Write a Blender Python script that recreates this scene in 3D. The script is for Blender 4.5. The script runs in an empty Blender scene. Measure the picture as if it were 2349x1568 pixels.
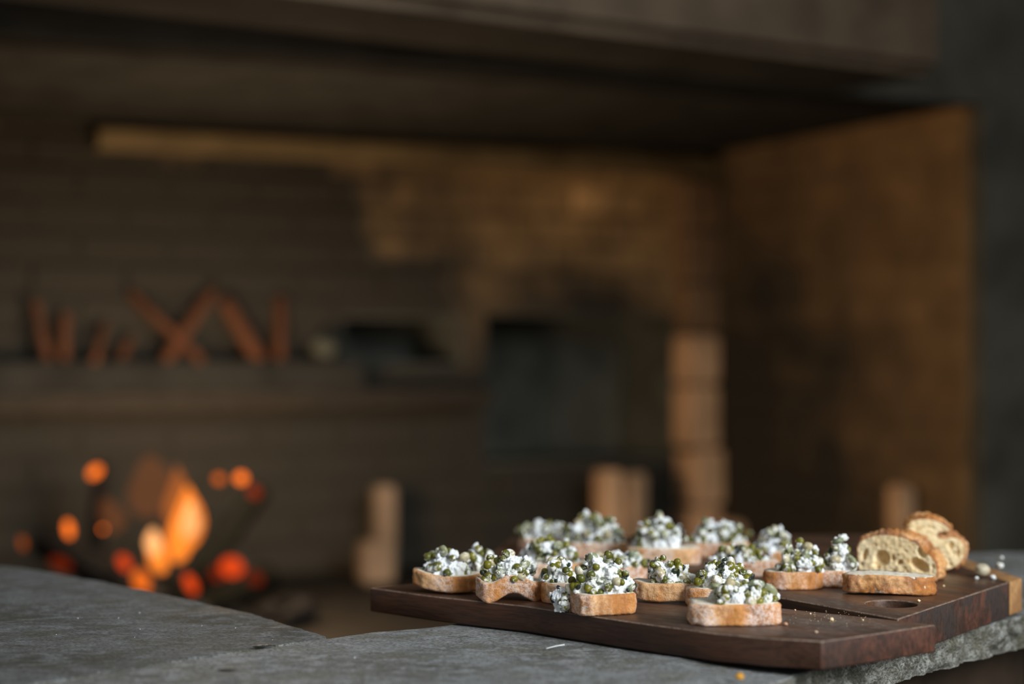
import bpy, bmesh, math, random
from mathutils import Vector, Matrix, noise, geometry
R = random.Random(7)
PI = math.pi

# ------------------------------------------------------------------ camera, world, lights, exposure
F, CX, CY, CZ = 3915.0, 1174.5, 784.0, 0.85          # 60 mm lens over the 2349 px wide frame, level, 0.85 m up
scene = bpy.context.scene
COL = scene.collection
cam = bpy.data.cameras.new('camera')
cam.sensor_width = 36.0
cam.lens = F * 36.0 / 2349.0
cam.dof.use_dof = True
cam.dof.focus_distance = 1.42
cam.dof.aperture_fstop = 2.25
cam.clip_start = 0.05
camo = bpy.data.objects.new('camera', cam)
camo.location = (0, 0, CZ)
camo.rotation_euler = (PI / 2, 0, 0)
COL.objects.link(camo)
scene.camera = camo

world = bpy.data.worlds.new('world')
scene.world = world
world.use_nodes = True
bg = world.node_tree.nodes['Background']
bg.inputs[0].default_value = (0.97, 1.0, 1.0, 1)
bg.inputs[1].default_value = 0.29

def lamp(name, kind, loc, power, color, target=None, **kw):
    l = bpy.data.lights.new(name, kind)
    l.energy = power
    l.color = color
    for k, v in kw.items():
        setattr(l, k, v)
    o = bpy.data.objects.new(name, l)
    o.location = loc
    if target is not None:
        d = Vector(target) - Vector(loc)
        o.rotation_euler = d.to_track_quat('-Z', 'Y').to_euler()
    COL.objects.link(o)
    return o
# soft daylight from the right front, by an added, unseen area lamp
lamp('daylight_right', 'AREA', (2.0, -0.6, 1.95), 20, (0.92, 0.97, 1.0), (0.1, 1.45, 0.62),
     shape='RECTANGLE', size=1.4, size_y=1.4, spread=math.radians(62))
# the fire's own light
lamp('fire_light', 'POINT', (-0.55, 3.36, 0.60), 25, (1.0, 0.70, 0.45), shadow_soft_size=0.14)

vs = scene.view_settings
vs.view_transform = 'Standard'
vs.look = 'None'
vs.gamma = 1.0
vs.use_curve_mapping = False
vs.exposure = 0.0
scene.cycles.use_denoising = True
scene.cycles.max_bounces = 6

# ------------------------------------------------------------------ helpers
def at(px, py, z):
    d = (CZ - z) * F / (py - CY)
    return Vector(((px - CX) / F * d, d, z))
def pt(px, py, Y):
    return Vector(((px - CX) / F * Y, Y, CZ - (py - CY) / F * Y))

def N(x, y=0, z=0):
    return noise.noise(Vector((x, y, z)))

def mesh_from(name, verts, faces, mats, smooth=True, fmat=None):
    me = bpy.data.meshes.new(name)
    me.from_pydata([tuple(v) for v in verts], [], faces)
    for m in (mats if isinstance(mats, (list, tuple)) else [mats]):
        me.materials.append(m)
    if fmat:
        for p, i in zip(me.polygons, fmat):
            p.material_index = i
    me.validate()
    me.update()
    if smooth:
        me.polygons.foreach_set('use_smooth', [True] * len(me.polygons))
    return me
def link(name, me, parent=None, loc=(0, 0, 0), rot=(0, 0, 0), scale=(1, 1, 1)):
    o = bpy.data.objects.new(name, me)
    o.location = loc
    o.rotation_euler = rot
    o.scale = scale
    COL.objects.link(o)
    if parent is not None:
        o.parent = parent
    return o
def tag(o, label=None, cat=None, group=None, kind=None):
    if label: o['label'] = label
    if cat: o['category'] = cat
    if group: o['group'] = group
    if kind: o['kind'] = kind
    return o
def empty(name, loc, label, cat, group=None):
    o = bpy.data.objects.new(name, None)
    o.location = loc
    o.empty_display_size = 0.02
    COL.objects.link(o)
    return tag(o, label, cat, group)

def bm_mesh(name, bm, mats, smooth=True):
    me = bpy.data.meshes.new(name)
    bm.normal_update()
    bm.to_mesh(me)
    bm.free()
    for m in (mats if isinstance(mats, (list, tuple)) else [mats]):
        me.materials.append(m)
    if smooth:
        me.polygons.foreach_set('use_smooth', [True] * len(me.polygons))
    return me

def catmull(pts, n):
    """closed smooth resampling of 2D points to n points, even in arc length"""
    P = [Vector(p).to_2d() for p in pts]
    m = len(P)
    dense = []
    for i in range(m):
        p0, p1, p2, p3 = P[i - 1], P[i], P[(i + 1) % m], P[(i + 2) % m]
        for k in range(24):
            t = k / 24
            dense.append(0.5 * ((2 * p1) + (p2 - p0) * t + (2 * p0 - 5 * p1 + 4 * p2 - p3) * t * t
                                + (3 * p1 - p0 - 3 * p2 + p3) * t ** 3))
    return resample(dense, n)
def resample(dense, n):
    L = [0.0]
    m = len(dense)
    for i in range(m):
        L.append(L[-1] + (dense[(i + 1) % m] - dense[i]).length)
    out, j = [], 0
    for k in range(n):
        t = L[-1] * k / n
        while L[j + 1] < t:
            j += 1
        f = (t - L[j]) / max(1e-9, L[j + 1] - L[j])
        out.append(dense[j].lerp(dense[(j + 1) % m], f))
    return out
def area2(P):
    return sum(P[i - 1].x * P[i].y - P[i].x * P[i - 1].y for i in range(len(P))) / 2
def normals2(P):
    out = []
    for i in range(len(P)):
        t = P[(i + 1) % len(P)] - P[i - 1]
        out.append(Vector((t.y, -t.x)).normalized())
    return out
def fill(outline, sp, rnd, margin=0.6):
    """triangulate a 2D polygon with interior points at spacing sp"""
    xs = [p.x for p in outline]; ys = [p.y for p in outline]
    pts = list(outline)
    n = len(outline)
    def inside(p):
        c = False
        for i in range(n):
            a, b = outline[i - 1], outline[i]
            if (a.y > p.y) != (b.y > p.y) and p.x < (b.x - a.x) * (p.y - a.y) / (b.y - a.y) + a.x:
                c = not c
        return c
    y = min(ys)
    row = 0
    while y < max(ys):
        x = min(xs) + (sp / 2 if row % 2 else 0)
        while x < max(xs):
            p = Vector((x + rnd.uniform(-.2, .2) * sp, y + rnd.uniform(-.2, .2) * sp))
            if inside(p) and min((p - q).length_squared for q in outline) > (margin * sp) ** 2:
                pts.append(p)
            x += sp
        y += sp * 0.87
        row += 1
    r = geometry.delaunay_2d_cdt(pts, [], [list(range(n))], 1, 1e-7)
    faces = []
    for f in r[2]:
        a, b, c = (r[0][i] for i in f[:3])
        s = (b - a).x * (c - a).y - (b - a).y * (c - a).x
        faces.append(tuple(f) if s > 0 else tuple(reversed(f)))
    return r[0], faces

# ------------------------------------------------------------------ materials
class MT:
    def __init__(self, name, rough=0.7, spec=0.3):
        self.m = bpy.data.materials.new(name)
        self.m.use_nodes = True
        self.t = self.m.node_tree
        self.b = self.t.nodes['Principled BSDF']
        self.b.inputs['Roughness'].default_value = rough
        self.b.inputs['Specular IOR Level'].default_value = spec
        self.tc = None
    def n(self, typ, **kw):
        nd = self.t.nodes.new(typ)
        for k, v in kw.items():
            setattr(nd, k, v)
        return nd
    def l(self, a, b):
        self.t.links.new(a, b)
    def coord(self, which='Object', scale=(1, 1, 1), rand=False):
        if which == 'World':
            src = self.n('ShaderNodeNewGeometry').outputs['Position']
        else:
            src = self.n('ShaderNodeTexCoord').outputs[which]
        if rand:
            oi = self.n('ShaderNodeObjectInfo')
            ml = self.n('ShaderNodeMath', operation='MULTIPLY'); ml.inputs[1].default_value = 37.0
            self.l(oi.outputs['Random'], ml.inputs[0])
            ad = self.n('ShaderNodeVectorMath', operation='ADD')
            self.l(src, ad.inputs[0]); self.l(ml.outputs[0], ad.inputs[1])
            src = ad.outputs[0]
        mp = self.n('ShaderNodeMapping')
        mp.inputs['Scale'].default_value = scale
        self.l(src, mp.inputs[0])
        return mp.outputs[0]
    def noise(self, vec, scale, detail=4, rough=0.55, dist=0.0):
        nd = self.n('ShaderNodeTexNoise')
        nd.inputs['Scale'].default_value = scale
        nd.inputs['Detail'].default_value = detail
        nd.inputs['Roughness'].default_value = rough
        nd.inputs['Distortion'].default_value = dist
        self.l(vec, nd.inputs['Vector'])
        return nd.outputs['Fac']
    def voro(self, vec, scale, feature='F1'):
        nd = self.n('ShaderNodeTexVoronoi', feature=feature)
        nd.inputs['Scale'].default_value = scale
        self.l(vec, nd.inputs['Vector'])
        return nd.outputs['Distance']
    def ramp(self, fac, stops):
        nd = self.n('ShaderNodeValToRGB')
        e = nd.color_ramp.elements
        while len(e) < len(stops):
            e.new(0.5)
        for el, (p, c) in zip(e, stops):
            el.position = p
            el.color = (c, c, c, 1) if isinstance(c, (int, float)) else (*c, 1)
        self.l(fac, nd.inputs[0])
        return nd.outputs[0]
    def mix(self, fac, a, b, mode='MIX'):
        nd = self.n('ShaderNodeMix', data_type='RGBA', blend_type=mode)
        for sock, v in ((nd.inputs[0], fac), (nd.inputs[6], a), (nd.inputs[7], b)):
            if isinstance(v, (int, float)):
                sock.default_value = v
            elif isinstance(v, tuple):
                sock.default_value = (*v, 1)
            else:
                self.l(v, sock)
        return nd.outputs[2]
    def color(self, c):
        if isinstance(c, tuple):
            self.b.inputs['Base Color'].default_value = (*c, 1)
        else:
            self.l(c, self.b.inputs['Base Color'])
        return self
    def bump(self, h, strength=0.5, dist=0.001):
        nd = self.n('ShaderNodeBump')
        nd.inputs['Strength'].default_value = strength
        nd.inputs['Distance'].default_value = dist
        self.l(h, nd.inputs['Height'])
        self.l(nd.outputs[0], self.b.inputs['Normal'])
        return self
    def rough(self, r):
        self.l(r, self.b.inputs['Roughness'])
        return self

def make_stone(name, base, dark, light, moss, grain=0.5):
    m = MT(name, 0.72, 0.35)
    v = m.coord('World')
    vs_ = m.coord('World', (1, 1.7, 1.7))
    big = m.noise(v, 9, 5, 0.6, 0.4)
    mid = m.noise(vs_, 55, 7, 0.68, 0.3)
    fine = m.noise(vs_, 300, 6, 0.72)
    c = m.mix(m.ramp(big, [(0.38, 0), (0.62, 1)]), dark, base)
    c = m.mix(m.ramp(mid, [(0.46, 0), (0.64, 0.9)]), c, light)
    c = m.mix(m.ramp(m.noise(v, 21, 5), [(0.54, 0), (0.68, 0.75)]), c, moss)
    c = m.mix(m.ramp(fine, [(0.40, 0.85), (0.53, 0)]), c, tuple(x * 0.35 for x in dark))
    c = m.mix(m.ramp(fine, [(0.58, 0), (0.70, grain)]), c, tuple(x * 1.25 for x in light))
    c = m.mix(m.ramp(m.noise(vs_, 26, 6, 0.7, 0.5), [(0.61, 0), (0.66, 0.7)]), c, tuple(x * 0.7 for x in dark))
    m.color(c)
    h = m.mix(0.5, mid, m.mix(0.5, fine, m.noise(v, 130, 6, 0.65)))
    m.bump(h, 0.9, 0.005)
    return m.m
M_STONE_PALE = make_stone('pale_grey_stone', (0.245, 0.250, 0.246), (0.122, 0.121, 0.106), (0.39, 0.40, 0.415), (0.145, 0.138, 0.094))
M_STONE = make_stone('grey_stone', (0.140, 0.145, 0.143), (0.066, 0.067, 0.057), (0.235, 0.247, 0.258), (0.080, 0.077, 0.051))
M_STONE_SIDE = make_stone('hewn_stone', (0.19, 0.182, 0.150), (0.075, 0.070, 0.052), (0.36, 0.36, 0.325), (0.095, 0.086, 0.046), 0.8)

def make_wood(name, dark, mid, red, dust=0.0):
    m = MT(name, 0.42, 0.4)
    v = m.coord('Object', (1.0, 9.0, 9.0))
    g = m.noise(v, 9, 6, 0.62, 0.8)
    fine = m.noise(m.coord('Object', (5, 90, 90)), 6, 4, 0.6)
    c = m.mix(m.ramp(g, [(0.30, 0), (0.70, 1)]), dark, mid)
    c = m.mix(m.ramp(m.noise(v, 3.2, 4, 0.5, 0.4), [(0.48, 0), (0.72, 0.8)]), c, red)
    c = m.mix(m.ramp(fine, [(0.35, 0.55), (0.55, 0)]), c, tuple(x * 0.4 for x in dark))
    if dust:
        vd = m.coord('Object', (1, 2.2, 1))
        d = m.mix(m.ramp(m.noise(vd, 17, 3), [(0.36, 0), (0.60, 1)]), (0, 0, 0), m.ramp(m.noise(m.coord('Object', (5, 40, 5)), 26, 5, 0.75), [(0.42, 0), (0.68, 1)]))
        dn = m.n('ShaderNodeVectorMath', operation='DISTANCE')
        m.l(m.n('ShaderNodeNewGeometry').outputs['Position'], dn.inputs[0])
        dn.inputs[1].default_value = tuple(at(1890, 1412, 0.629))
        near = m.n('ShaderNodeMapRange'); near.inputs['From Min'].default_value = 0.14; near.inputs['From Max'].default_value = 0.02
        near.inputs['To Min'].default_value = 0.25
        m.l(dn.outputs['Value'], near.inputs['Value'])
        md_ = m.n('ShaderNodeMath', operation='MULTIPLY'); m.l(near.outputs[0], md_.inputs[0]); md_.inputs[1].default_value = dust
        ml = m.n('ShaderNodeMath', operation='MULTIPLY'); m.l(md_.outputs[0], ml.inputs[1])
        m.l(d, ml.inputs[0])
        g_ = m.n('ShaderNodeNewGeometry'); sx = m.n('ShaderNodeSeparateXYZ'); m.l(g_.outputs['True Normal'], sx.inputs[0])
        gt = m.n('ShaderNodeMath', operation='GREATER_THAN'); gt.inputs[1].default_value = 0.8; m.l(sx.outputs['Z'], gt.inputs[0])
        m2 = m.n('ShaderNodeMath', operation='MULTIPLY'); m.l(gt.outputs[0], m2.inputs[0]); m.l(ml.outputs[0], m2.inputs[1])
        c = m.mix(m2.outputs[0], c, (0.33, 0.30, 0.27))
    m.color(c)
    m.rough(m.ramp(g, [(0.3, 0.36), (0.7, 0.56)]))
    m.bump(m.mix(0.4, g, fine), 0.35, 0.0012)
    return m.m
M_WALNUT = make_wood('walnut', (0.030, 0.0135, 0.0075), (0.068, 0.029, 0.015), (0.135, 0.046, 0.018), 0.75)
M_WALNUT_RED = make_wood('reddish_walnut', (0.034, 0.016, 0.009), (0.082, 0.037, 0.018), (0.15, 0.057, 0.020), 0.45)
def make_endgrain(name, a, b, c_):
    m = MT(name, 0.55, 0.3)
    v = m.coord('Object')
    p = m.noise(v, 55, 4, 0.55, 0.6)
    s = m.noise(m.coord('Object', (1, 1, 0.45)), 320, 4, 0.65, 0.4)
    c = m.mix(m.ramp(p, [(0.40, 0), (0.60, 1)]), a, b)
    c = m.mix(m.ramp(m.noise(v, 26, 3), [(0.47, 0), (0.60, 1)]), c, c_)
    c = m.mix(m.ramp(s, [(0.36, 0.55), (0.52, 0)]), c, tuple(x * 0.4 for x in a))
    m.color(c)
    m.bump(s, 0.4, 0.001)
    return m.m
M_END = make_endgrain('walnut_end_grain', (0.045, 0.022, 0.015), (0.105, 0.040, 0.024), (0.040, 0.028, 0.023))
M_SAP = make_endgrain('sapwood', (0.36, 0.19, 0.075), (0.46, 0.25, 0.10), (0.30, 0.15, 0.06))

def make_crust(name, pale, warm, dark, dusty, band=(1, 1, 0.25)):
    m = MT(name, 0.65, 0.2)
    v = m.coord('Object', (1, 1, 1), True)
    vb = m.coord('Object', band, True)
    f = m.noise(v, 800, 4, 0.7)
    g = m.noise(v, 260, 5, 0.65)
    c = m.mix(m.ramp(m.noise(vb, 70, 4, 0.6, 0.3), [(0.38, 0), (0.60, 1)]), dark, warm)
    c = m.mix(m.ramp(m.noise(vb, 48, 3, 0.5), [(0.48, 0), (0.58, 1)]), c, pale)
    c = m.mix(m.ramp(g, [(0.36, 0.6), (0.54, 0)]), c, tuple(x * 0.6 for x in warm))
    fl = m.mix(m.ramp(m.noise(vb, 34, 3), [(0.42, 0.06), (0.54, 1)]), (0, 0, 0), m.ramp(m.mix(0.5, f, g), [(0.43, 0), (0.57, 1)]))
    ml = m.n('ShaderNodeMath', operation='MULTIPLY'); ml.inputs[1].default_value = dusty
    m.l(fl, ml.inputs[0])
    c = m.mix(ml.outputs[0], c, (0.74, 0.60, 0.53))
    m.color(c)
    m.bump(m.mix(0.5, f, g), 0.85, 0.0018)
    return m.m
M_CRUST = make_crust('bread_crust', (0.74, 0.43, 0.21), (0.66, 0.28, 0.075), (0.40, 0.145, 0.04), 0.95)
M_CRUST_DARK = make_crust('loaf_crust', (0.72, 0.38, 0.15), (0.58, 0.23, 0.06), (0.20, 0.062, 0.018), 0.18, (1, 1, 0.6))
def make_crumb(name='bread_crumb', a=(0.64, 0.43, 0.20), b=(0.83, 0.645, 0.37), c_=(0.87, 0.73, 0.48)):
    m = MT(name, 0.8, 0.2)
    v = m.coord('Object', (1, 1, 1), True)
    d = m.voro(v, 260)
    pores = m.ramp(m.noise(v, 190, 4, 0.6), [(0.36, 0), (0.50, 1)])
    c = m.mix(pores, a, b)
    c = m.mix(m.ramp(m.noise(v, 45, 3), [(0.4, 0), (0.65, 0.6)]), c, c_)
    m.color(c)
    m.bump(m.mix(0.5, d, pores), 0.5, 0.001)
    m.b.inputs['Subsurface Weight'].default_value = 0.15
    m.b.inputs['Subsurface Radius'].default_value = (0.004, 0.002, 0.001)
    return m.m
M_CRUMB = make_crumb()
M_CRUMB_PALE = make_crumb('pale_bread_crumb', (0.58, 0.48, 0.33), (0.76, 0.69, 0.56), (0.80, 0.75, 0.65))
def make_cheese():
    m = MT('soft_white_cheese', 0.5, 0.4)
    v = m.coord('Object', (1, 1, 1), True)
    c = m.mix(m.ramp(m.noise(v, 60, 4), [(0.42, 0), (0.66, 1)]), (0.79, 0.815, 0.84), (0.69, 0.70, 0.64))
    c = m.mix(m.ramp(m.noise(v, 150, 4), [(0.60, 0), (0.72, 0.55)]), c, (0.42, 0.46, 0.27))
    m.color(c)
    m.bump(m.noise(v, 480, 5, 0.65), 0.6, 0.0012)
    return m.m
M_CHEESE = make_cheese()
def make_veg(name, a, b, smear, thr):
    m = MT(name, 0.38, 0.45)
    v = m.coord('Object', (1, 1, 1), True)
    oi = m.n('ShaderNodeObjectInfo')
    c = m.mix(oi.outputs['Random'], a, b)
    s = m.ramp(m.noise(v, 130, 5, 0.65, 0.5), [(thr, 0), (thr + 0.07, smear)])
    c = m.mix(s, c, (0.84, 0.84, 0.80))
    m.color(c)
    m.bump(m.noise(v, 250, 3), 0.25, 0.0008)
    return m.m
M_PEA = make_veg('green_pea_skin', (0.185, 0.165, 0.007), (0.062, 0.070, 0.006), 0.95, 0.535)
M_BEAN = make_veg('pale_broad_bean', (0.27, 0.27, 0.14), (0.17, 0.20, 0.12), 0.95, 0.52)
M_CHICK = make_veg('beige_bean', (0.42, 0.35, 0.20), (0.46, 0.42, 0.29), 0.95, 0.53)
M_HERB = make_veg('dark_herb', (0.022, 0.035, 0.014), (0.012, 0.016, 0.018), 0.9, 0.66)

def plain(name, col, rough=0.8, spec=0.2, nscale=60, amp=0.35, which='World', bump=0.4):
    m = MT(name, rough, spec)
    v = m.coord(which)
    c = m.mix(m.ramp(m.noise(v, nscale, 5, 0.6), [(0.3, 0), (0.7, 1)]), tuple(x * (1 - amp) for x in col), tuple(x * (1 + amp) for x in col))
    m.color(c)
    m.bump(m.noise(v, nscale * 2, 4), bump, 0.004)
    return m.m
M_WORN_HIGHLIGHT = plain('worn_edge_highlight', (0.17, 0.115, 0.085), 0.6, 0.3, 120, 0.5, 'Object')  # worn arris; its pale colour also paints the edge highlight
def make_soot_shade_brick(name, clean, soot, centre, r0, r1, rnd=0.5, second=None):
    """fired brick, darkened around set centres by soot and painted-in shade"""
    m = MT(name, 0.85, 0.15)
    v = m.coord('World')
    oi = m.n('ShaderNodeObjectInfo')
    c = m.mix(m.ramp(oi.outputs['Random'], [(0.0, 0.0), (1.0, 1.0)]), tuple(x * (1 - rnd) for x in clean), tuple(x * (1 + rnd) for x in clean))
    c = m.mix(m.ramp(m.noise(v, 9, 4), [(0.35, 0), (0.7, 0.7)]), c, tuple(x * 0.45 for x in clean))
    dist = m.n('ShaderNodeVectorMath', operation='DISTANCE')
    m.l(m.n('ShaderNodeNewGeometry').outputs['Position'], dist.inputs[0])
    dist.inputs[1].default_value = centre
    nz = m.n('ShaderNodeMath', operation='MULTIPLY_ADD'); nz.inputs[1].default_value = 0.9; nz.inputs[2].default_value = -0.45
    m.l(m.noise(v, 4, 4), nz.inputs[0])
    ad = m.n('ShaderNodeMath', operation='ADD')
    m.l(dist.outputs['Value'], ad.inputs[0]); m.l(nz.outputs[0], ad.inputs[1])
    mr = m.n('ShaderNodeMapRange')
    mr.inputs['From Min'].default_value = r0; mr.inputs['From Max'].default_value = r1
    m.l(ad.outputs[0], mr.inputs['Value'])
    c = m.mix(mr.outputs[0], soot, c)
    if second:
        d2 = m.n('ShaderNodeVectorMath', operation='DISTANCE')
        m.l(m.n('ShaderNodeNewGeometry').outputs['Position'], d2.inputs[0])
        d2.inputs[1].default_value = second[0]
        a2 = m.n('ShaderNodeMath', operation='MULTIPLY_ADD'); a2.inputs[1].default_value = 0.5
        m.l(nz.outputs[0], a2.inputs[0]); m.l(d2.outputs['Value'], a2.inputs[2])
        m2 = m.n('ShaderNodeMapRange')
        m2.inputs['From Min'].default_value = second[1]; m2.inputs['From Max'].default_value = second[2]
        m.l(a2.outputs[0], m2.inputs['Value'])
        c = m.mix(m2.outputs[0], soot, c)
    m.color(c)
    m.bump(m.noise(v, 60, 5), 0.5, 0.004)
    return m.m
SOOT_SHADE = (0.037, 0.033, 0.025)
M_BRICK = make_soot_shade_brick('soot_shade_brick', (0.74, 0.46, 0.20), SOOT_SHADE, (-0.95, 3.95, 0.40), 1.02, 1.80, 0.45, ((0.18, 4.53, 0.55), 0.36, 0.66))  # bright far corner and dim rest also paint the firelight's spread
M_BRICK_R = make_soot_shade_brick('soot_shade_jamb_brick', (0.31, 0.185, 0.082), SOOT_SHADE, (0.45, 4.75, 0.30), 0.65, 1.5, 0.2)  # far end of the jamb painted darker, as if firelight faded there
M_MORTAR = plain('sooty_mortar', (0.035, 0.029, 0.022))
M_SOOT_SHADE = plain('soot_shade_black', (0.027, 0.0265, 0.0225), 0.9, 0.1, 8)
M_DARKFACE = plain('smoke_darkened_plaster', (0.098, 0.090, 0.070), 0.9, 0.1, 6)
M_HEARTH = plain('hearth_ash_floor', (0.0145, 0.0125, 0.0095), 0.9, 0.1, 12)
M_FLOOR = plain('earth_brown_floor', (0.06, 0.042, 0.027), 0.9, 0.1, 5)
M_MANTEL = plain('old_mantel_timber', (0.125, 0.085, 0.052), 0.7, 0.2, 7)
M_BEAM = plain('smoked_beam', (0.16, 0.115, 0.055), 0.7, 0.2, 6)
M_BLOCK = plain('pale_hearth_block', (0.64, 0.40, 0.225), 0.85, 0.15, 9, 0.3)
M_BLOCK_SHADED = plain('shaded_hearth_block', (0.21, 0.13, 0.07), 0.85, 0.15, 9, 0.3)
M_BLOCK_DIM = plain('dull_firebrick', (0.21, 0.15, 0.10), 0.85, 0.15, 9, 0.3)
M_KINDLING = plain('split_kindling', (0.125, 0.050, 0.024), 0.8, 0.15, 20)
M_CHAR = plain('charcoal', (0.008, 0.0075, 0.007), 0.9, 0.1, 30)
M_ASHLOG = plain('ashen_bark', (0.0035, 0.0036, 0.003), 1.0, 0.0, 20)
def emis(name, col, strength, alpha=1.0):
    m = bpy.data.materials.new(name)
    m.use_nodes = True
    t = m.node_tree
    t.nodes.clear()
    out = t.nodes.new('ShaderNodeOutputMaterial')
    e = t.nodes.new('ShaderNodeEmission')
    e.inputs[0].default_value = (*col, 1)
    e.inputs[1].default_value = strength
    if alpha < 1:
        tr = t.nodes.new('ShaderNodeBsdfTransparent')
        mx = t.nodes.new('ShaderNodeMixShader')
        mx.inputs[0].default_value = alpha
        t.links.new(tr.outputs[0], mx.inputs[1]); t.links.new(e.outputs[0], mx.inputs[2])
        t.links.new(mx.outputs[0], out.inputs[0])
    else:
        t.links.new(e.outputs[0], out.inputs[0])
    return m

# ------------------------------------------------------------------ the hearth behind: walls, soffit, mantel
P0 = Vector((1.0, 3.70))                        # front inner corner of the right jamb
E1 = Vector((-math.cos(math.radians(25)), -math.sin(math.radians(25))))   # along the opening to the left
E2 = Vector((-math.sin(math.radians(25)), math.cos(math.radians(25))))    # into the hearth
DEPTH = 1.1
BC = P0 + E2 * DEPTH                            # back right corner
ZF, ZT = 0.28, 1.34                             # hearth floor, soffit of the firebox
def hp(s, d, z):                                # s along the opening to the left, d depth from the front
    p = P0 + E1 * s + E2 * d
    return Vector((p.x, p.y, z))
def hbox(bm, s0, s1, d0, d1, z0, z1):
    c = [hp(s, d, z) for z in (z0, z1) for (s, d) in ((s0, d0), (s1, d0), (s1, d1), (s0, d1))]
    v = [bm.verts.new(p) for p in c]
    for f in ((0, 1, 2, 3), (7, 6, 5, 4), (0, 4, 5, 1), (1, 5, 6, 2), (2, 6, 7, 3), (3, 7, 4, 0)):
        bm.faces.new([v[i] for i in f])
def hboxes(name, boxes, mat, parent=None, kind='structure', bevel=0.0):
    bm = bmesh.new()
    for b in boxes:
        hbox(bm, *b)
    bmesh.ops.recalc_face_normals(bm, faces=bm.faces)
    if bevel:
        bmesh.ops.bevel(bm, geom=bm.edges[:], offset=bevel, segments=2, affect='EDGES', profile=0.6)
    if isinstance(mat, list):
        bm.normal_update()
        for f in bm.faces:
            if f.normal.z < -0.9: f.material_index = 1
    o = link(name, bm_mesh(name, bm, mat, False), parent)
    if kind and parent is None:
        o['kind'] = kind
    return o

# ground outside and hearth platform
bm = bmesh.new()
for x, y in ((-6, -3), (6, -3), (6, 9), (-6, 9)):
    bm.verts.new((x, y, 0))
bm.faces.new(bm.verts)
tag(link('floor', bm_mesh('floor', bm, M_FLOOR, False)), kind='structure')
o = hboxes('floor_hearth', [(-0.9, 2.6, -0.55, 1.75, 0.0, ZF)], M_HEARTH)

# back wall with two recesses: (s0,s1,z0,z1)
N1 = (0.09, 0.67, 0.53, 0.925)
N2 = (0.73, 1.06, 0.79, 0.915)
d0, d1 = DEPTH - 0.012, DEPTH + 0.34
S1 = 2.5
wb = [(-0.1, S1, d0, d1, N1[3], ZT + 0.1), (-0.1, S1, d0, d1, 0.2, N1[2]),
      (-0.1, N1[0], d0, d1, N1[2], N1[3]), (N1[1], N2[0], d0, d1, N1[2], N1[3]),
      (N2[0], N2[1], d0, d1, N1[2], N2[2]), (N2[0], N2[1], d0, d1, N2[3], N1[3]), (N2[1], S1, d0, d1, N1[2], N1[3]),
      (-0.1, S1, d1, d1 + 0.06, 0.2, ZT + 0.1)]
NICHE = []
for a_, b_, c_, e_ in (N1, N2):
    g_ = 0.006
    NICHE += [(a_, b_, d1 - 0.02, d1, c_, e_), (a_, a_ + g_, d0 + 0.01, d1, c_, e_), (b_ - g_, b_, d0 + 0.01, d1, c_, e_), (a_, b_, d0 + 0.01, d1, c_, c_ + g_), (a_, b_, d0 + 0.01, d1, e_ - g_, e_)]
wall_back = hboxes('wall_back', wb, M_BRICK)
hboxes('niche_shade_lining', NICHE, plain('niche_shade', (0.105, 0.107, 0.088), 0.9, 0.05, 8), wall_back)  # dark lining added to paint the recesses as shaded
bm = bmesh.new()
bmesh.ops.create_cube(bm, size=1.0)
for v in bm.verts:
    v.co = Vector((v.co.x * 0.205, v.co.y * 0.05, v.co.z * 0.066))
bmesh.ops.bevel(bm, geom=bm.edges[:], offset=0.005, segments=1, affect='EDGES')
ME_BRICK = bm_mesh('brick', bm, M_BRICK, False)
ME_BRICK_R = ME_BRICK.copy(); ME_BRICK_R.materials[0] = M_BRICK_R
ANG1 = math.atan2(E1.y, E1.x)
rows = int((ZT - ZF) / 0.0755)
for r in range(rows + 1):
    z = ZF + 0.037 + r * 0.0755
    for k in range(12):
        s = 0.10 + k * 0.215 + (0.107 if r % 2 else 0)
        if s > 2.35 or any(a - 0.09 < s < b + 0.09 and c - 0.03 < z < e + 0.03 for a, b, c, e in (N1, N2)):
            continue
        link('brick', ME_BRICK, wall_back, hp(s, DEPTH + 0.008 - R.uniform(0, 0.006), z), (R.uniform(-.02, .02), 0, ANG1 + R.uniform(-.015, .015)))
# right jamb wall of brick
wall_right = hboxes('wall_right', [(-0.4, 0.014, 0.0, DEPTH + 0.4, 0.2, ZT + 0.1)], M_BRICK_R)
for r in range(rows + 1):
    z = ZF + 0.037 + r * 0.0755
    e = -0.0075 + 0.004
    cuts = [0.004] + [0.110 * (r % 2 == 0) + 0.215 * (k + 1 - (r % 2 == 0)) for k in range(7)]
    cuts = [c for c in cuts if c < DEPTH + 0.05]
    for a_, b_ in zip(cuts, cuts[1:]):
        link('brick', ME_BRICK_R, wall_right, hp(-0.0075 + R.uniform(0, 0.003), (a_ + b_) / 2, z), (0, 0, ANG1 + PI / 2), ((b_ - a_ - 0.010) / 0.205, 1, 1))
# front face of the chimney breast: right pier and the part above the opening, soffit behind it
hboxes('wall_front', [(-2.2, -0.0, -0.03, -0.001, 0.0, 3.2), (0.0, 3.4, -0.03, 0.10, ZT + 0.02, 3.2)], [M_DARKFACE, plain('underside_shade', (0.012, 0.012, 0.011), 0.9, 0.05, 8)])  # downward faces coloured near black, shade painted over the firelight
hboxes('ceiling', [(-0.3, 2.6, 0.101, DEPTH + 0.4, ZT + 0.02, ZT + 0.08)], M_SOOT_SHADE)
hboxes('wall_left', [(2.42, 2.9, -0.03, DEPTH + 0.4, 0.0, ZT + 0.02)], M_SOOT_SHADE)
# beam across the top of the back wall
o = hboxes('trim_1', [(-0.02, 1.68, DEPTH - 0.10, DEPTH - 0.02, ZT - 0.045, ZT + 0.0)], M_BEAM, bevel=0.006)
o['label'] = 'smoke-browned beam along the top of the firebox back wall'
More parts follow.
